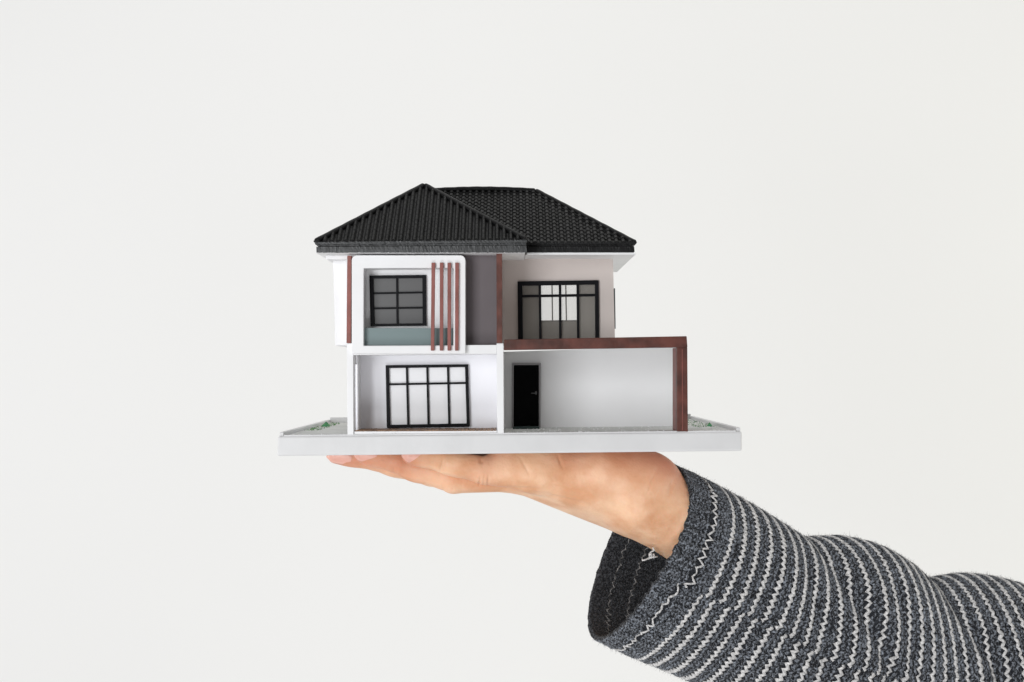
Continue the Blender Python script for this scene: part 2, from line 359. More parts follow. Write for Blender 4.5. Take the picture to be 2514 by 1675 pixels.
# debris specks on the tray and its rim
def specks(name, n, x0, x1, y0, y1, h, mt):
    V = []; F = []
    for i in range(n):
        x = random.uniform(x0, x1); y = random.uniform(y0, y1); r = random.uniform(0.7, 2.0); z = topz(x)+h; k = len(V)
        V += [(x-r, y-r, z), (x+r, y-r*.6, z), (x+r*.7, y+r, z), (x-r*.8, y+r*.7, z), (x, y, z+r*1.6)]
        F += [(k, k+1, k+4), (k+1, k+2, k+4), (k+2, k+3, k+4), (k+3, k, k+4)]
    setp(obj(name, V, F, mt, house), kind="stuff")
specks("crumbs", 160, P(1250, 0, 0)[0], XR-20, 13, 340, 1.2, M['white'])
specks("grit", 90, P(1250, 0, 0)[0], XR-20, 20, 345, 1.2, M['ground'])
specks("chips", 60, XL+20, XR-8, 3.5, 10, 3.0, M['white'])

# ------------------------------------------------------------------ roof
roof = empty("roof", (60, 350, 330), house)
YE = -28; YM = 62; YMR = 370; YBK = 690
FL = Vector(P(774, 596, YE)); FR = Vector(P(1292, 591, YE)); AP = Vector(P(1042, 457, 235))
zL = FL[2]
BL_ = Vector((FL[0], YBK, FL[2])); BR_ = Vector((FR[0], YBK, FR[2])); AB = Vector((AP[0], YBK-265, AP[2]))
ML = Vector(P(1040, 598, YM)); MR = Vector(P(1560, 598.5, YM)); RR = Vector(P(1315, 470, YMR)); RL = Vector((AP[0], YMR, RR[2]))
MBR = Vector((MR[0], YBK, MR[2])); MBL = Vector((ML[0], YBK, ML[2]))
def hull(name, pts, faces, mt): return obj(name, [tuple(p) for p in pts], faces, mt, roof)
dn = Vector((0, 0, -3))
h1 = hull("roof_deck", [FL, FR, BR_, BL_, AP, AB], [(0, 1, 4), (1, 2, 5, 4), (2, 3, 5), (3, 0, 4, 5), (0, 3, 2, 1)], M['roof']); recalc(h1)
h2 = hull("roof_deck", [ML, MR, MBR, MBL, RL, RR], [(0, 1, 5, 4), (1, 2, 5), (2, 3, 4, 5), (3, 0, 4), (0, 3, 2, 1)], M['roof']); recalc(h2)

def tile_geo(pu, pv, hb, lift, ns=7):
    """one roll tile: a round roll and a flat pan, its lower edge proud of the tile below"""
    V = []; F = []
    for (v, lf) in ((-0.06*pv, lift), (1.04*pv, 0.2)):
        for i in range(ns+1):
            s = i/ns; h = hb*max(0.0, math.sin(math.pi*min(1, s/0.72)))**0.8 if s < 0.72 else 0.0
            V.append((s*pu, v, h+lf+0.3))
    n = ns+1
    for i in range(ns): F.append((i, i+1, n+i+1, n+i))
    for i in range(ns+1): V.append(V[i])
    for i in range(ns+1): V.append((i/ns*pu, -0.06*pv, -0.6))
    for i in range(ns): F.append((3*n+i, 3*n+i+1, 2*n+i+1, 2*n+i))
    return V, F
import bmesh
TC = [0]
def tile_slope(O, Uv, Vv, poly2, pu, pv, hb, lift, objects=True, skip=None):
    """cover a roof slope; poly2: outline in (u, v) on the slope"""
    Uv = Uv.normalized(); Nn = Uv.cross(Vv).normalized(); Vv = Nn.cross(Uv).normalized()
    Mx = Matrix(((Uv[0], Vv[0], Nn[0]), (Uv[1], Vv[1], Nn[1]), (Uv[2], Vv[2], Nn[2])))
    V, F = tile_geo(pu, pv, hb, lift)
    shared = bpy.data.meshes.new("tile"); shared.from_pydata([tuple((Mx@Vector(v))*U) for v in V], [], F)
    for p in shared.polygons: p.use_smooth = True
    shared.materials.append(M['roof'])
    n = len(poly2); edges = []
    for i in range(n):
        a = Vector(poly2[i]); b = Vector(poly2[(i+1) % n]); e = (b-a).normalized(); edges.append((a, Vector((-e[1], e[0]))))
    us = [p[0] for p in poly2]; vs = [p[1] for p in poly2]
    SV, SF = [], []; cnt = 0
    for r_ in range(int(max(vs)/pv)+1):
        for c_ in range(int(min(us)/pu)-1, int(max(us)/pu)+1):
            u0, v0 = c_*pu, r_*pv; ctr = Vector((u0+pu/2, v0+pv/2))
            dists = [(ctr-a).dot(nn) for a, nn in edges]
            if min(dists) < -max(pu, pv)*0.55: continue
            world = O+Uv*u0+Vv*v0
            if skip and skip(O+Uv*ctr[0]+Vv*ctr[1]): continue
            cut = [k for k, dd in enumerate(dists) if dd < max(pu, pv)*0.8 and not (abs(edges[k][1][0]) < 1e-3 and edges[k][1][1] > 0)]
            if not cut and objects and TC[0] < 299:
                o = bpy.data.objects.new("tile", shared); place(o, world*U, roof); TC[0] += 1; continue
            bm = bmesh.new(); vs_ = [bm.verts.new((v[0]+u0, v[1]+v0, v[2])) for v in V]
            for f in F: bm.faces.new([vs_[k] for k in f])
            for k in cut:
                a, nn = edges[k]
                bmesh.ops.bisect_plane(bm, geom=bm.verts[:]+bm.edges[:]+bm.faces[:], plane_co=(a[0], a[1], 0), plane_no=(-nn[0], -nn[1], 0), clear_outer=True)
            if len(bm.faces) == 0: bm.free(); continue
            bm.verts.index_update()
            vv = [O+Mx@v.co for v in bm.verts]; ff = [[q.index for q in f.verts] for f in bm.faces]; bm.free()
            if objects and TC[0] < 299:
                obj("tile", [tuple(p) for p in vv], ff, M['roof'], roof, smooth=True); TC[0] += 1
            else:
                k = len(SV); SV += [tuple(p) for p in vv]; SF += [[q+k for q in f] for f in ff]
    if SV: setp(obj("tile_field", SV, SF, M['roof'], roof, smooth=True), kind="stuff")
def slope2(O, Uend, pts):
    Uv = (Uend-O).normalized(); nn = None
    for p in pts:
        c = Uv.cross(p-O)
        if c.length > 1e-3: nn = c.normalized(); break
    Vv = nn.cross(Uv)
    return Uv, Vv, [((p-O).dot(Uv), (p-O).dot(Vv)) for p in pts]
# front hip of the left block
Uv, Vv, p2 = slope2(FL, FR, [FL, FR, AP]); tile_slope(FL, Uv, Vv, p2, 16.8, 27, 8.0, 0.7)
# main front slope, without what the left block hides
nR = (FR-AP).cross(AB-AP).normalized()
if nR.z < 0: nR = -nR
def hidden(p): return (p-AP).dot(nR) < -24
Uv, Vv, p2 = slope2(ML, MR, [ML, MR, RR, RL]); tile_slope(ML, Uv, Vv, p2, 17.0, 23.5, 5.6, 2.4, skip=hidden)
# slopes turned away from the photograph: joined
for a, b, c, d in ((FR, BR_, AB, AP), (BL_, FL, AP, AB)):
    Uv, Vv, p2 = slope2(a, b, [a, b, c, d]); tile_slope(a, Uv, Vv, p2, 17, 27, 4, 2, objects=False)
Uv, Vv, p2 = slope2(MR, MBR, [MR, MBR, RR]); tile_slope(MR, Uv, Vv, p2, 17, 27, 4, 2, objects=False)
def cap(p, q, r0, name="ridge_cap", sag=0):
    n = 24; pts = []
    for i in range(n+1):
        t = i/n; v = p.lerp(q, t); pts.append(v+Vector((0, -1.5, 1.2+sag*math.sin(math.pi*t)+0.35*math.sin(i*1.9))))
    e = (q-p).normalized(); pts = [pts[0], pts[0]+e*r0*.3, pts[0]+e*r0*.7]+pts[1:-1]+[pts[-1]-e*r0*.7, pts[-1]-e*r0*.3, pts[-1]]
    rr = [r0*.4, r0*.8, r0]+[r0]*(n-1)+[r0, r0*.8, r0*.4]
    V, F = tube(pts, rr, 10); return obj(name, V, F, M['fascia_dark'], roof, smooth=True)
cap(FL, AP, 8.2); cap(AP, FR, 7.8); cap(AP+Vector((0, 10, -4)), AB+Vector((0, 0, -4)), 5.5); cap(AB, BR_, 5); cap(AB, BL_, 5)
cap(RL, RR, 7.0, sag=5); cap(RR, MR, 7.2); cap(RR, MBR, 5)
e1 = (MR-RR).normalized()
V, F = tube([RR+Vector((-9, -12, -3)), MR+Vector((-16, -2, 2))], 2.4, 8); obj("ridge_cap", V, F, M['fascia_dark'], roof, smooth=True)
# eaves: lip under the tiles, groove and fascia board
def rough_strip(name, poly, y0, y1, mt, amp):
    """an eave board with a slightly chewed lower and front edge"""
    (xa, ya), (xb, yb), (xc, yc), (xd, yd) = poly; n = 150; V = []; F = []
    for i in range(n+1):
        t = i/n; j1, j2, j3 = (random.gauss(0, amp) for _ in range(3))
        xt, yt = xa+(xb-xa)*t, ya+(yb-ya)*t; xl, yl = xd+(xc-xd)*t, yd+(yc-yd)*t
        a = P(xt, yt+j1*.5, y0); b = P(xl, yl+j2*.5, y0); m1 = P((xt+xl)/2, (yt+yl)/2, y0)
        V += [(a[0], y0+j3*.6, a[2]), (m1[0], y0-abs(j1)*.5, m1[2]), (b[0], y0+abs(j2)*.7, b[2]), (b[0], y1, b[2]), (a[0], y1, a[2])]
    for i in range(n):
        for k in range(5):
            k2 = (k+1) % 5; F.append((i*5+k, i*5+k2, (i+1)*5+k2, (i+1)*5+k))
    F += [(4, 3, 2, 1, 0), tuple(n*5+k for k in range(5))]
    o = obj(name, V, F, mt, roof); recalc(o); return o
rough_strip("eave_lip", [(772, 594.5), (1293, 589), (1293.5, 595.5), (774, 600.5)], YE-5, YE+60, M['fascia'], 0.6)
rough_strip("eave_lip", [(777, 601), (1291, 596), (1292, 603), (779, 604.5)], YE+2, YE+60, M['fascia'], 0.4)
rough_strip("fascia", [(776.5, 606), (1292.5, 603.5), (1293.5, 620.5), (777, 620.5)], YE-3, YE+60, M['fascia'], 0.45)
rough_strip("eave_lip", [(1262, 596), (1560, 594.5), (1562, 599), (1262, 601)], YM-4, YM+60, M['fascia_dark'], 0.4)
rough_strip("eave_lip", [(1262, 601.5), (1553, 599.5), (1553, 605), (1262, 605.5)], YM+3, YM+60, M['fascia_dark'], 0.4)
rough_strip("fascia", [(1262, 606), (1557, 605.5), (1558, 618.5), (1262, 620.5)], YM-2, YM+60, M['fascia_dark'], 0.4)
zf = P(0, 606, YE)[2]; zb = P(0, 620.5, YE)[2]
def wbox(name, x0, x1, y0, y1, z0, z1, mt, parent, bevel=0.8):
    V = [(x0, y0, z0), (x1, y0, z0), (x1, y1, z0), (x0, y1, z0), (x0, y0, z1), (x1, y0, z1), (x1, y1, z1), (x0, y1, z1)]
    F = [(0, 3, 2, 1), (4, 5, 6, 7), (0, 1, 5, 4), (1, 2, 6, 5), (2, 3, 7, 6), (3, 0, 4, 7)]
    return obj(name, V, F, mt, parent, bevel=bevel)
wbox("fascia", FL[0]+1, FL[0]+8, YE+61, YBK, zb, zL+1, M['fascia_dark'], roof)
wbox("fascia", MR[0]-8, MR[0]-1, YM+61, YBK, zb+3, MR[2]-1, M['fascia_dark'], roof)
wbox("fascia", FL[0]+1, MR[0]-1, YBK+.5, YBK+8, zb+3, MR[2]-1, M['fascia_dark'], roof)
wbox("fascia", FR[0]-7, FR[0]-1.5, YE+60.5, YM+40, zb+1, FR[2]-2, M['fascia_dark'], roof)
wbox("soffit", FL[0]+2, FR[0]-3, YE+1, YBK+2, zb-.8, zb+6, W, roof)
wbox("soffit", FR[0]-2, MR[0]+.5, YM+1.5, YBK+2, zb+2.4, zb+8, W, roof)
pw = P(800, 0, 30)[0]
wbox("soffit_step", pw, P(1125, 0, 30)[0], 30, YBK-60, zb-12, zb-1, W, roof, 2)
wbox("soffit_step", P(1236, 0, YW)[0], P(1530, 0, YW)[0], YW+2, YBK-60, P(0, 627, YW)[2], zb+2.2, W, roof, 2)

# ------------------------------------------------------------------ hand and forearm: one continuous skin
def H(px, py, Y): return np.array(P(px, py, Y))
def sR(r, Y): return r*(D+Y)/D
def cone(Pt, a, b, ra, rb, sq=1.0):
    """distance to a tapered capsule; sq > 1 widens it in depth"""
    s = np.array([1, 1/sq, 1]); ba = (b-a)*s; q = (Pt-a)*s
    h = np.clip(q@ba/(ba@ba), 0, 1)
    return np.linalg.norm(q-h[..., None]*ba, axis=-1)-(ra+(rb-ra)*h)
def smin(a, b, k):
    h = np.clip(0.5+0.5*(b-a)/k, 0, 1); return b+(a-b)*h-k*h*(1-h)
FING = {  # joints from the fingertip to the knuckle: px, py, depth, radius
 'pinky': [(1007, 1118, 292, 20.5), (1085, 1132, 296, 26), (1187, 1155, 306, 34), (1320, 1160, 332, 50)],
 'ring': [(889, 1113, 372, 21.5), (983, 1138, 374, 28), (1114, 1175, 378, 36.5), (1265, 1158, 392, 49)],
 'middle': [(826, 1117, 462, 22), (925, 1129, 460, 27), (1060, 1160, 458, 34), (1265, 1156, 462, 48)],
 'index': [(880, 1106, 548, 22), (965, 1114, 545, 27), (1080, 1128, 540, 33), (1280, 1150, 535, 46)]}
def hand_sdf(Pt):
    palm = None
    for (a, b, ra, rb, sq) in (
        ((1320, 1160, 335), (1560, 1212, 375), 48, 84, 1.0), ((1262, 1157, 400), (1555, 1220, 430), 48, 92, 1.0),
        ((1262, 1155, 465), (1545, 1220, 470), 48, 88, 1.0), ((1280, 1150, 535), (1540, 1205, 500), 45, 84, 1.0),
        ((1480, 1160, 360), (1592, 1192, 400), 64, 82, 1.15), ((1238, 1134, 340), (1560, 1170, 380), 42, 62, 1.2),
        ((1575, 1222, 400), (1640, 1262, 420), 92, 84, 1.25), ((1640, 1262, 420), (2050, 1560, 460), 86, 128, 1.3)):
        d = cone(Pt, H(*a), H(*b), sR(ra, a[2]), sR(rb, b[2]), sq)
        palm = d if palm is None else smin(palm, d, 34)
    fs = None
    for nm, js in FING.items():
        f = None
        for i in range(3):
            a, b = js[i], js[i+1]
            d = cone(Pt, H(*a[:3]), H(*b[:3]), sR(a[3], a[2]), sR(b[3], b[2])); f = d if f is None else smin(f, d, 7)
        # fuller pads between the joints
        for i in (0, 1):
            a, b = js[i], js[i+1]; c = H((a[0]+b[0])/2, (a[1]+b[1])/2+1, a[2]); 
            f = smin(f, np.linalg.norm((Pt-c)*np.array([.45, 1, 1]), axis=-1)-sR((a[3]+b[3])/2*0.96, a[2]), 6)
        fs = f if fs is None else smin(fs, f, 3.0)
    # thumb, on the far side, leaving the palm near the wrist and laid along under the plinth
    th = smin(cone(Pt, H(1500, 1180, 520), H(1380, 1150, 640), 78, 46), cone(Pt, H(1380, 1150, 640), H(1280, 1132, 690), 44, 36), 14)
    th = smin(th, cone(Pt, H(1280, 1132, 690), H(1195, 1122, 700), 37, 27), 8)
    d = smin(palm, fs, 22); d = smin(d, th, 26)
    # flattened where it bears the plinth
    zp = (-209+12.6*(Pt[..., 0]+577)/1145)-0.6
    pl_ = Pt[..., 2]-zp; inside = (Pt[..., 0] < 590)
    k = 5.0; h = np.clip(0.5-0.5*(pl_-d)/k, 0, 1)
    dm = pl_+(d-pl_)*h+k*h*(1-h)
    return np.where(inside, dm, d)
def surface_nets(f, x0, hstep):
    """closed surface of a sampled distance field"""
    nx, ny, nz = f.shape; s = f < 0
    cs = [(i, j, k) for i in (0, 1) for j in (0, 1) for k in (0, 1)]
    def sub(a, c): return a[c[0]:nx-1+c[0], c[1]:ny-1+c[1], c[2]:nz-1+c[2]]
    cnt = sum(sub(s, c).astype(np.int8) for c in cs); act = (cnt > 0) & (cnt < 8)
    idx = -np.ones(act.shape, dtype=np.int64); I = np.argwhere(act); idx[tuple(I.T)] = np.arange(len(I))
    acc = np.zeros((len(I), 3)); num = np.zeros(len(I))
    for a in range(8):
        for b in range(a+1, 8):
            ca, cb = np.array(cs[a]), np.array(cs[b])
            if abs(ca-cb).sum() != 1: continue
            fa = f[tuple((I+ca).T)]; fb = f[tuple((I+cb).T)]; m = (fa < 0) != (fb < 0)
            t = np.where(m, fa/np.where(m, fa-fb, 1), 0)
            acc += np.where(m[:, None], ca+t[:, None]*(cb-ca), 0); num += m
    V = (I+acc/num[:, None])*hstep+x0; Q = []
    for ax in range(3):
        u, v = (ax+1) % 3, (ax+2) % 3
        a = [slice(1, -1)]*3; b = [slice(1, -1)]*3; a[ax] = slice(0, -1); b[ax] = slice(1, None)
        A, B = s[tuple(a)], s[tuple(b)]; E = np.argwhere(A != B)
        off = np.ones(3, dtype=int); off[ax] = 0; Eg = E+off
        flip = A[tuple(E.T)]
        eu = np.zeros(3, dtype=int); eu[u] = 1; ev = np.zeros(3, dtype=int); ev[v] = 1
        q = [idx[tuple((Eg-eu-ev).T)], idx[tuple((Eg-ev).T)], idx[tuple(Eg.T)], idx[tuple((Eg-eu).T)]]
        q = np.stack(q, 1); q[~flip] = q[~flip][:, ::-1]; Q.append(q)
    return V, np.concatenate(Q)
hs = 5.0
lo = np.array([-520., 225., -1010.]); hi = np.array([930., 800., -175.])
g = [np.arange(lo[i], hi[i], hs) for i in range(3)]
fld = np.empty([len(a) for a in g], dtype=np.float32)
for i, xv in enumerate(g[0]):
    yy, zz = np.meshgrid(g[1], g[2], indexing='ij'); fld[i] = hand_sdf(np.stack([np.full_like(yy, xv), yy, zz], -1))
V, Q = surface_nets(fld, lo, hs)
def subdivide(V, Q):
    """one linear split of every quad"""
    n = len(V); E = np.sort(np.concatenate([Q[:, [0, 1]], Q[:, [1, 2]], Q[:, [2, 3]], Q[:, [3, 0]]]), axis=1)
    key = E[:, 0]*n+E[:, 1]; uq, inv = np.unique(key, return_inverse=True)
    em = (V[uq//n]+V[uq % n])/2; fm = V[Q].mean(1); m = len(Q)
    e = (inv+n).reshape(4, m); c = np.arange(m)+n+len(uq)
    N_ = np.concatenate([np.stack([Q[:, 0], e[0], c, e[3]], 1), np.stack([e[0], Q[:, 1], e[1], c], 1),
                         np.stack([c, e[1], Q[:, 2], e[2]], 1), np.stack([e[3], c, e[2], Q[:, 3]], 1)])
    return np.concatenate([V, em, fm]), N_
V, Q = subdivide(V, Q)
for _ in range(2):
    d0 = hand_sdf(V); G = np.stack([hand_sdf(V+np.eye(3)[k]*1.0)-d0 for k in range(3)], 1)
    ln = np.linalg.norm(G, axis=1, keepdims=True)+1e-6; V = V-np.clip(d0[:, None], -3, 3)*G/ln
Nrm = G/ln
# creases, knuckle wrinkles, tendons: displaced along the normal where the photograph has them
def scr(V): k = D/(D+V[:, 1]); return HX+V[:, 0]*k, HY-V[:, 2]*k
sx, sy = scr(V); near = Nrm[:, 1] < 0.35; dsp = np.zeros(len(V))
def crease(x0, y0, x1, y1, dep, wd, ymin, ymax):
    global dsp
    a = np.array([x0, y0]); b = np.array([x1, y1]); ba = b-a; q = np.stack([sx, sy], 1)-a
    h = np.clip(q@ba/(ba@ba), 0, 1); bow = 2.0*np.sin(h*3.1)
    dd = np.linalg.norm(q-h[:, None]*ba, axis=1)+bow*0
    m = near & (V[:, 1] > ymin) & (V[:, 1] < ymax); fade = np.sin(np.pi*np.clip(h*.8+.1, 0, 1))
    dsp -= np.where(m, 1.5*dep*fade*np.exp(-(dd/wd)**2), 0)
for c in ((1088, 1130, 1081, 1158, 2.6, 3.2, 200, 330), (1094, 1136, 1090, 1156, 1.4, 2.6, 200, 330), (1180, 1168, 1176, 1194, 3.0, 3.0, 200, 345),
          (1190, 1164, 1186, 1192, 2.2, 2.6, 200, 345), (1199, 1166, 1198, 1190, 2.2, 2.6, 200, 345), (1183, 1122, 1182, 1140, 4.0, 6, 200, 345),
          (968, 1148, 965, 1170, 1.8, 3.2, 200, 420), (974, 1150, 972, 1172, 1.4, 2.6, 200, 420), (1086, 1196, 1090, 1210, 0.8, 3, 200, 420),
          (1110, 1196, 1113, 1209, 0.8, 3, 200, 420), (1370, 1119, 1382, 1150, 2.6, 4, 200, 420), (1275, 1122, 1300, 1165, 1.6, 4, 200, 420),
          (1612, 1150, 1588, 1212, 2.2, 4, 200, 500), (1655, 1175, 1642, 1215, 2.4, 5, 200, 500), (1626, 1190, 1606, 1232, 1.3, 4, 200, 500),
          (1300, 1205, 1440, 1238, 1.8, 4, 200, 620), (1340, 1188, 1460, 1222, 1.2, 5, 200, 620), (1230, 1197, 1340, 1200, 1.8, 4, 200, 620)):
    crease(*c)
# ulna bump and pads
for (x, y, rr, dp_) in ((1590, 1290, 46, 7), (1535, 1165, 60, 5), (1290, 1150, 45, 4), (1188, 1178, 16, 2.0)):
    dsp += np.where(near & (V[:, 1] < 470), dp_*np.exp(-(((sx-x)**2+(sy-y)**2)/rr**2)), 0)
V = V+Nrm*dsp[:, None]
zp = (-209+12.6*(V[:, 0]+577)/1145)-0.5
V[:, 2] = np.where(V[:, 0] < 590, np.minimum(V[:, 2], zp), V[:, 2])
person = obj("person", V, Q, M['skin'], None, smooth=True)
setp(person, "open hand and forearm in a striped knit sleeve carrying the model house", "person")
tone = np.zeros(len(V))  # redder fingertips and knuckles; shade under the plinth painted along the palm top
for (x, y, Y, rr, a) in ((985, 1125, 290, 62, .8), (870, 1125, 372, 66, .85), (820, 1120, 460, 72, .8), (1500, 1105, 330, 80, .5), (1590, 1110, 350, 80, .6), (1400, 1100, 320, 50, .4), (1210, 1100, 300, 50, .5), (1180, 1170, 300, 55, .35),
                       (1640, 1150, 350, 60, .75), (1660, 1195, 380, 40, .45), (960, 1150, 370, 90, .35), (1080, 1185, 380, 60, .25), (1380, 1125, 330, 60, .2)):
    c = H(x, y, Y); tone += 0.8*a*np.exp(-(np.linalg.norm((V-c)*np.array([1, .8, 1]), axis=1)/rr)**2)
at = person.data.attributes.new("tone", 'FLOAT', 'POINT')
if len(at.data) == len(V): at.data.foreach_set("value", np.clip(tone, 0, 1).astype(np.float32))

def nail(js, ang, parent):
    """a curved nail plate on the back of a fingertip; ang: direction round the finger it faces"""
    tip, dip = H(*js[0][:3]), H(*js[1][:3]); ax = (tip-dip)/np.linalg.norm(tip-dip)
    r0, r1 = sR(js[0][3], js[0][2]), sR(js[1][3], js[1][2]); L = np.linalg.norm(tip-dip)
    y = np.array([0, -1., 0]); y -= ax*(y@ax); y /= np.linalg.norm(y); zdn = np.cross(ax, y); 
    if zdn[2] > 0: zdn = -zdn
    nu, nv = 12, 10; V = []; F = []
    for lay in (0, 1):
        for i in range(nu+1):
            t = i/nu; s = -0.45*L+t*(0.45*L+r0*1.02)
            for j in range(nv+1):
                q = j/nv*2-1; a = ang+q*R(38)*(1-0.25*abs(t-.4)**2)
                if t < .12: a = ang+q*R(38)*(0.65+0.35*t/.12)
                rr = r0+(r1-r0)*max(0, min(1, -s/L)); 
                if s > 0: rr = rr*math.sqrt(max(.30, 1-(s/r0*.86)**2))+1.4
                rr += (1.2 if t > .08 else -0.5)-lay*2.0
                e = s-(q*q)*7*(1 if t > .5 else 0)*(t-.5)*2
                V.append(tip+ax*e+(y*math.cos(a)+zdn*math.sin(a))*rr)
    n = nv+1; m_ = (nu+1)*n
    for i in range(nu):
        for j in range(nv):
            k = i*n+j; F += [(k, k+1, k+n+1, k+n), (m_+k+n, m_+k+n+1, m_+k+1, m_+k)]
    for i in range(nu):
        k = i*n; F += [(k, k+n, m_+k+n, m_+k)]; k = i*n+nv; F += [(k+n, k, m_+k, m_+k+n)]
    for j in range(nv):
        k = nu*n+j; F += [(k, k+1, m_+k+1, m_+k)]; k = j; F += [(k+1, k, m_+k, m_+k+1)]
    o = obj("fingernail", V, F, M['nail'], parent, smooth=True); recalc(o)
nail(FING['pinky'], R(12), person); nail(FING['ring'], R(16), person); nail(FING['middle'], R(24), person)

# ------------------------------------------------------------------ knitted sleeve
ST = [  # top outline x,y ; bottom outline x,y ; bulge of the near side along the arm ; half depth
 (1654, 1143, 1460, 1567, 62, 165), (1735, 1181, 1545, 1607, 66, 178), (1850, 1243, 1690, 1668, 66, 190), (1925, 1292, 1795, 1725, 64, 196),
 (1972, 1320, 1870, 1780, 60, 198), (2020, 1321, 1945, 1830, 60, 204), (2075, 1320, 2010, 1865, 62, 210), (2150, 1338, 2110, 1905, 52, 216), (2215, 1376, 2205, 1940, 42, 220),
 (2268, 1420, 2290, 1965, 36, 222), (2315, 1418, 2370, 1985, 34, 226), (2370, 1411, 2450, 2005, 34, 232), (2450, 1420, 2545, 2040, 34, 236), (2560, 1455, 2680, 2090, 34, 240), (2720, 1520, 2860, 2160, 34, 244)]
ST = np.array(ST, dtype=float); YS = 425.0
cen = (ST[:, 0:2]+ST[:, 2:4])/2; seg = np.linalg.norm(np.diff(cen, axis=0), axis=1)*1.0
s_top = np.linalg.norm(np.diff(ST[:, 0:2], axis=0), axis=1); seg = 0.5*seg+0.5*s_top
arc = np.concatenate([[0], np.cumsum(seg)]); TOT = arc[-1]
def cat(tv):
    """station values at arc positions tv, smooth"""
    tv = np.clip(tv, 0, TOT-1e-3); i = np.clip(np.searchsorted(arc, tv, side='right')-1, 0, len(arc)-2)
    t = ((tv-arc[i])/(arc[i+1]-arc[i]))[..., None]; n = len(ST)
    p0, p1, p2, p3 = ST[np.maximum(i-1, 0)], ST[i], ST[i+1], ST[np.minimum(i+2, n-1)]
    return 0.5*((2*p1)+(-p0+p2)*t+(2*p0-5*p1+4*p2-p3)*t*t+(-p0+3*p1-3*p2+p3)*t**3)
KS = (D+YS)/D
def sleeve_pt(u, th, off=0.0):
    """u along the sleeve, th round it (0 top outline, 90 the near side, 180 below); off along the outward normal"""
    u = np.asarray(u, float); th = np.asarray(th, float); u, th = np.broadcast_arrays(u, np.mod(th, 2*np.pi)); c = cat(u)
    T_, B_ = c[..., 0:2], c[..., 2:4]; C = (T_+B_)/2; A = (T_-B_)/2; n = np.stack([-A[..., 1], A[..., 0]], -1)
    n = n/np.linalg.norm(n, axis=-1, keepdims=True); co, si = np.cos(th), np.sin(th)
    sp = np.abs(si)**0.9*np.sign(si)
    bl = np.where(si > 0, c[..., 4]*1.04*(1+0.38*co), c[..., 4]*0.8)
    scp = C+A*co[..., None]+n*(bl*sp)[..., None]
    dep = c[..., 5]*si
    # folds: soft grooves crossing the sleeve
    def fold(u0, slope, wd, dp): return -dp*np.exp(-((u-(u0+slope*(1-np.cos(np.clip(th, 0, np.pi)))))/wd)**2)*np.clip(si, 0, 1)**0.6
    f = fold(arc[4]-10, 165, 26, 26)+fold(arc[9]-8, 120, 24, 30)+fold(arc[3]-40, 105, 20, 9)+fold(arc[6]+10, 90, 22, 8)+fold(150, 60, 40, 6)
    f = f+5.0*np.exp(-(u/80)**6)*np.sin(th*42)
    f = f+3.5*np.sin(u*0.021+th*3)+2.2*np.sin(u*0.05-th*5)
    r = 1+(f+off)/230.0
    X = (scp[..., 0]-HX)*KS; Z = (HY-scp[..., 1])*KS; Yv = YS-dep
    cX = (C[..., 0]-HX)*KS; cZ = (HY-C[..., 1])*KS
    rad = np.stack([X-cX, Yv-YS, Z-cZ], -1); L = np.linalg.norm(rad, axis=-1, keepdims=True)+1e-6
    base = np.stack([cX, np.full_like(cX, YS), cZ], -1)
    # near the silhouette folds are already in the outline
    return base+rad*(1+((f*np.clip(si, 0, 1)+off)[..., None])/L)
nu, nt = 260, 360
uu, tt = np.meshgrid(np.linspace(0, TOT, nu), np.linspace(0, 2*np.pi, nt, endpoint=False), indexing='ij')
Vo = sleeve_pt(uu, tt, -3.0).reshape(-1, 3); Vi = sleeve_pt(uu, tt, -8.0).reshape(-1, 3)
F = []
for i in range(nu-1):
    for j in range(nt):
        j2 = (j+1) % nt; a, b, c, d = i*nt+j, i*nt+j2, (i+1)*nt+j2, (i+1)*nt+j
        F.append((a, b, c, d)); k = nu*nt; F.append((k+d, k+c, k+b, k+a))
for j in range(nt): j2 = (j+1) % nt; F.append((j2, j, nu*nt+j, nu*nt+j2))
sleeve = obj("sleeve", np.concatenate([Vo, Vi]), F, M['knit_base'], person, smooth=True)

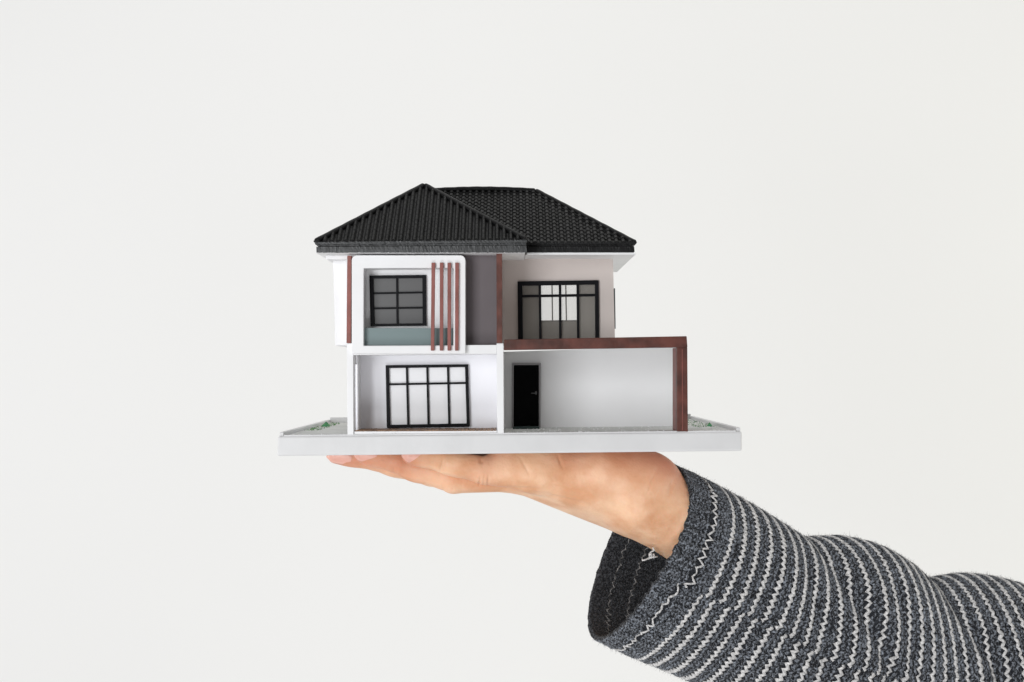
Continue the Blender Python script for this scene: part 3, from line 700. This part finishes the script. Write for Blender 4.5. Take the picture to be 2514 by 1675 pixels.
def yarn_rows(rows, name, mt, parent, sides=5, single=False):
    """each row: u0, amplitude, yarn radius, jitter, outward offset, theta range, stitch pitch"""
    allV, allF = [], []; base = 0
    for (u0, amp, rad, jit, off, ta, tb, pitch, shift) in rows:
        circ = 1350*(tb-ta)/(2*math.pi); ns_ = max(4, int(circ/pitch)); per = 8; n = ns_*per+1
        t = np.linspace(0, 1, n); ph = t*ns_*2*np.pi
        th0 = ta+(tb-ta)*t
        z = np.arcsin(np.clip(np.sin(ph)*0.97, -1, 1))/1.35
        aj = np.repeat(1+jit*RNG.normal(size=ns_+1), per)[:n]; cj = np.interp(np.arange(n), np.arange(0, n+8, 8)[:ns_+1], RNG.normal(size=ns_+1))*jit*3.5
        uo = u0+shift*t+amp*z*aj+cj+(3.0*np.sin(th0*2+u0*.01))
        thj = th0+(0.18*pitch/215)*np.sin(2*ph)*0.6
        Pp = sleeve_pt(uo, thj, off+1.1*np.cos(2*ph))
        tg = np.gradient(Pp, axis=0); tg /= np.linalg.norm(tg, axis=1, keepdims=True)+1e-9
        Pn = sleeve_pt(uo, thj, off+6)-sleeve_pt(uo, thj, off-2); Pn /= np.linalg.norm(Pn, axis=1, keepdims=True)
        bn = np.cross(tg, Pn); bn /= np.linalg.norm(bn, axis=1, keepdims=True); Pn = np.cross(bn, tg)
        rv = rad*(0.62+0.50*np.abs(np.cos(ph)))*np.repeat(1+0.12*RNG.normal(size=ns_+1), per)[:n]
        an = np.arange(sides)*2*np.pi/sides
        Vr = Pp[:, None]+rv[:, None, None]*(bn[:, None]*np.cos(an)[None, :, None]+0.8*Pn[:, None]*np.sin(an)[None, :, None])
        ii = np.arange(n-1)[:, None]*sides; k = np.arange(sides)[None]; k2 = (k+1) % sides
        Fr = np.stack([ii+k, ii+k2, ii+sides+k2, ii+sides+k], -1).reshape(-1, 4)
        if single: fast_mesh(name, Vr.reshape(-1, 3), Fr, mt, parent)
        else: allV.append(Vr.reshape(-1, 3)); allF.append(Fr+base); base += n*sides
    if not single:
        o = fast_mesh(name, np.concatenate(allV), np.concatenate(allF), mt, parent); return o
def fast_mesh(name, V, F, mt, parent):
    V = V*U; c = (V.min(0)+V.max(0))/2; me = bpy.data.meshes.new(name)
    me.vertices.add(len(V)); me.vertices.foreach_set("co", (V-c).astype(np.float32).ravel())
    k = F.shape[1]; me.loops.add(F.size); me.loops.foreach_set("vertex_index", F.astype(np.int32).ravel())
    me.polygons.add(len(F)); me.polygons.foreach_set("loop_start", np.arange(0, F.size, k, dtype=np.int32))
    me.polygons.foreach_set("loop_total", np.full(len(F), k, dtype=np.int32)); me.update(calc_edges=True); me.validate()
    me.polygons.foreach_set("use_smooth", [True]*len(me.polygons)); me.materials.append(mt)
    o = bpy.data.objects.new(name, me); place(o, c, parent); return o
SEAM = R(93); A0, A1 = SEAM, SEAM+2*math.pi; SH = 16.0
ARCV = TOT-60
white_u = [52, 97]; x = 97
while x+33 < ARCV: x += 33.2; white_u.append(x)
grey = []
# cuff: plain purl rows, uneven
x = 1.5
while x < 92:
    if abs(x-52) > 4: grey.append((x, 3.2, 3.6, 0.28, 0.5+RNG.normal()*1.0, A0, A1, 11.0, SH*min(1, x/60)))
    x += 6.0
for i in range(1, len(white_u)):
    a = white_u[i]; b = white_u[i+1] if i+1 < len(white_u) else a+33.2
    for f in (0.345, 0.665): grey.append((a+(b-a)*f, 4.9, 4.4, 0.24, -0.2+RNG.normal()*.4, A0, A1, 14.0, SH))
o = yarn_rows(grey, "grey_stitches", M['yarn_grey'], sleeve); setp(o, kind="stuff")
yarn_rows([(52, 5.6, 2.8, 0.6, 1.0, A0, A1, 21, SH)]+[(u, 6.4, 4.15, 0.14, 1.2, A0, A1, 15.0, SH) for u in white_u[1:]], "stripe", M['yarn_white'], sleeve, single=True)
# lip of the cuff and the stitches of its inside
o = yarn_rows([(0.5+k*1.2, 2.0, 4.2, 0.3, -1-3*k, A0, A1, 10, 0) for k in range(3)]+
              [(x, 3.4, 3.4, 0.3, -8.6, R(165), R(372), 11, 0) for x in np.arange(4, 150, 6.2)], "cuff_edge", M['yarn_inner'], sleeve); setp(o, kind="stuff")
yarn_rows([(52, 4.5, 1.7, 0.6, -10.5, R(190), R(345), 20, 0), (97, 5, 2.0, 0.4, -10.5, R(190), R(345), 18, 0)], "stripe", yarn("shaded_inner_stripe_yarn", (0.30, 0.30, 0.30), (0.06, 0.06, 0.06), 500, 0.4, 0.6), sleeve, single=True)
# loose off-white yarn end inside the cuff
Vs, Fs = [], []
for k in range(6):
    p = np.array(P(1598+random.uniform(-8, 8), 1362+random.uniform(-6, 6), 330)); pts = []
    dx, dz = random.uniform(-26, 16), random.uniform(-14, 24)
    for i in range(7): t = i/6; pts.append(tuple(p+np.array([dx*t+5*math.sin(t*6+k), -4*math.sin(t*3), dz*t+4*math.cos(t*5+k)])))
    v, f = tube(pts, 2.1, 6); b0 = len(Vs); Vs += v; Fs += [tuple(q+b0 for q in ff) for ff in f]
obj("yarn_end", Vs, Fs, M['yarn_white'], sleeve, smooth=True)
# fuzz
n = 80000; fu = RNG.uniform(0, TOT-20, n)**1.0; ft = RNG.uniform(0, 2*np.pi, n)
p0 = sleeve_pt(fu, ft, 2.0); nn = sleeve_pt(fu, ft, 9)-sleeve_pt(fu, ft, 1); nn /= np.linalg.norm(nn, axis=1, keepdims=True)
dr_ = nn*RNG.uniform(.25, 1.0, n)[:, None]+RNG.normal(size=(n, 3))*0.65; ln_ = RNG.uniform(2, 7.0, n)[:, None]
sd = np.cross(dr_, RNG.normal(size=(n, 3))); sd /= np.linalg.norm(sd, axis=1, keepdims=True)
tipv = p0+dr_*ln_; Vf = np.stack([p0-sd*.3, p0+sd*.3, tipv+sd*.15, tipv-sd*.15], 1).reshape(-1, 3)
o = fast_mesh("fuzz", Vf, np.arange(4*n).reshape(-1, 4), yarn("fuzz_fibre", (0.16, 0.17, 0.19), (0.05, 0.055, 0.065), 300), sleeve); setp(o, kind="stuff")
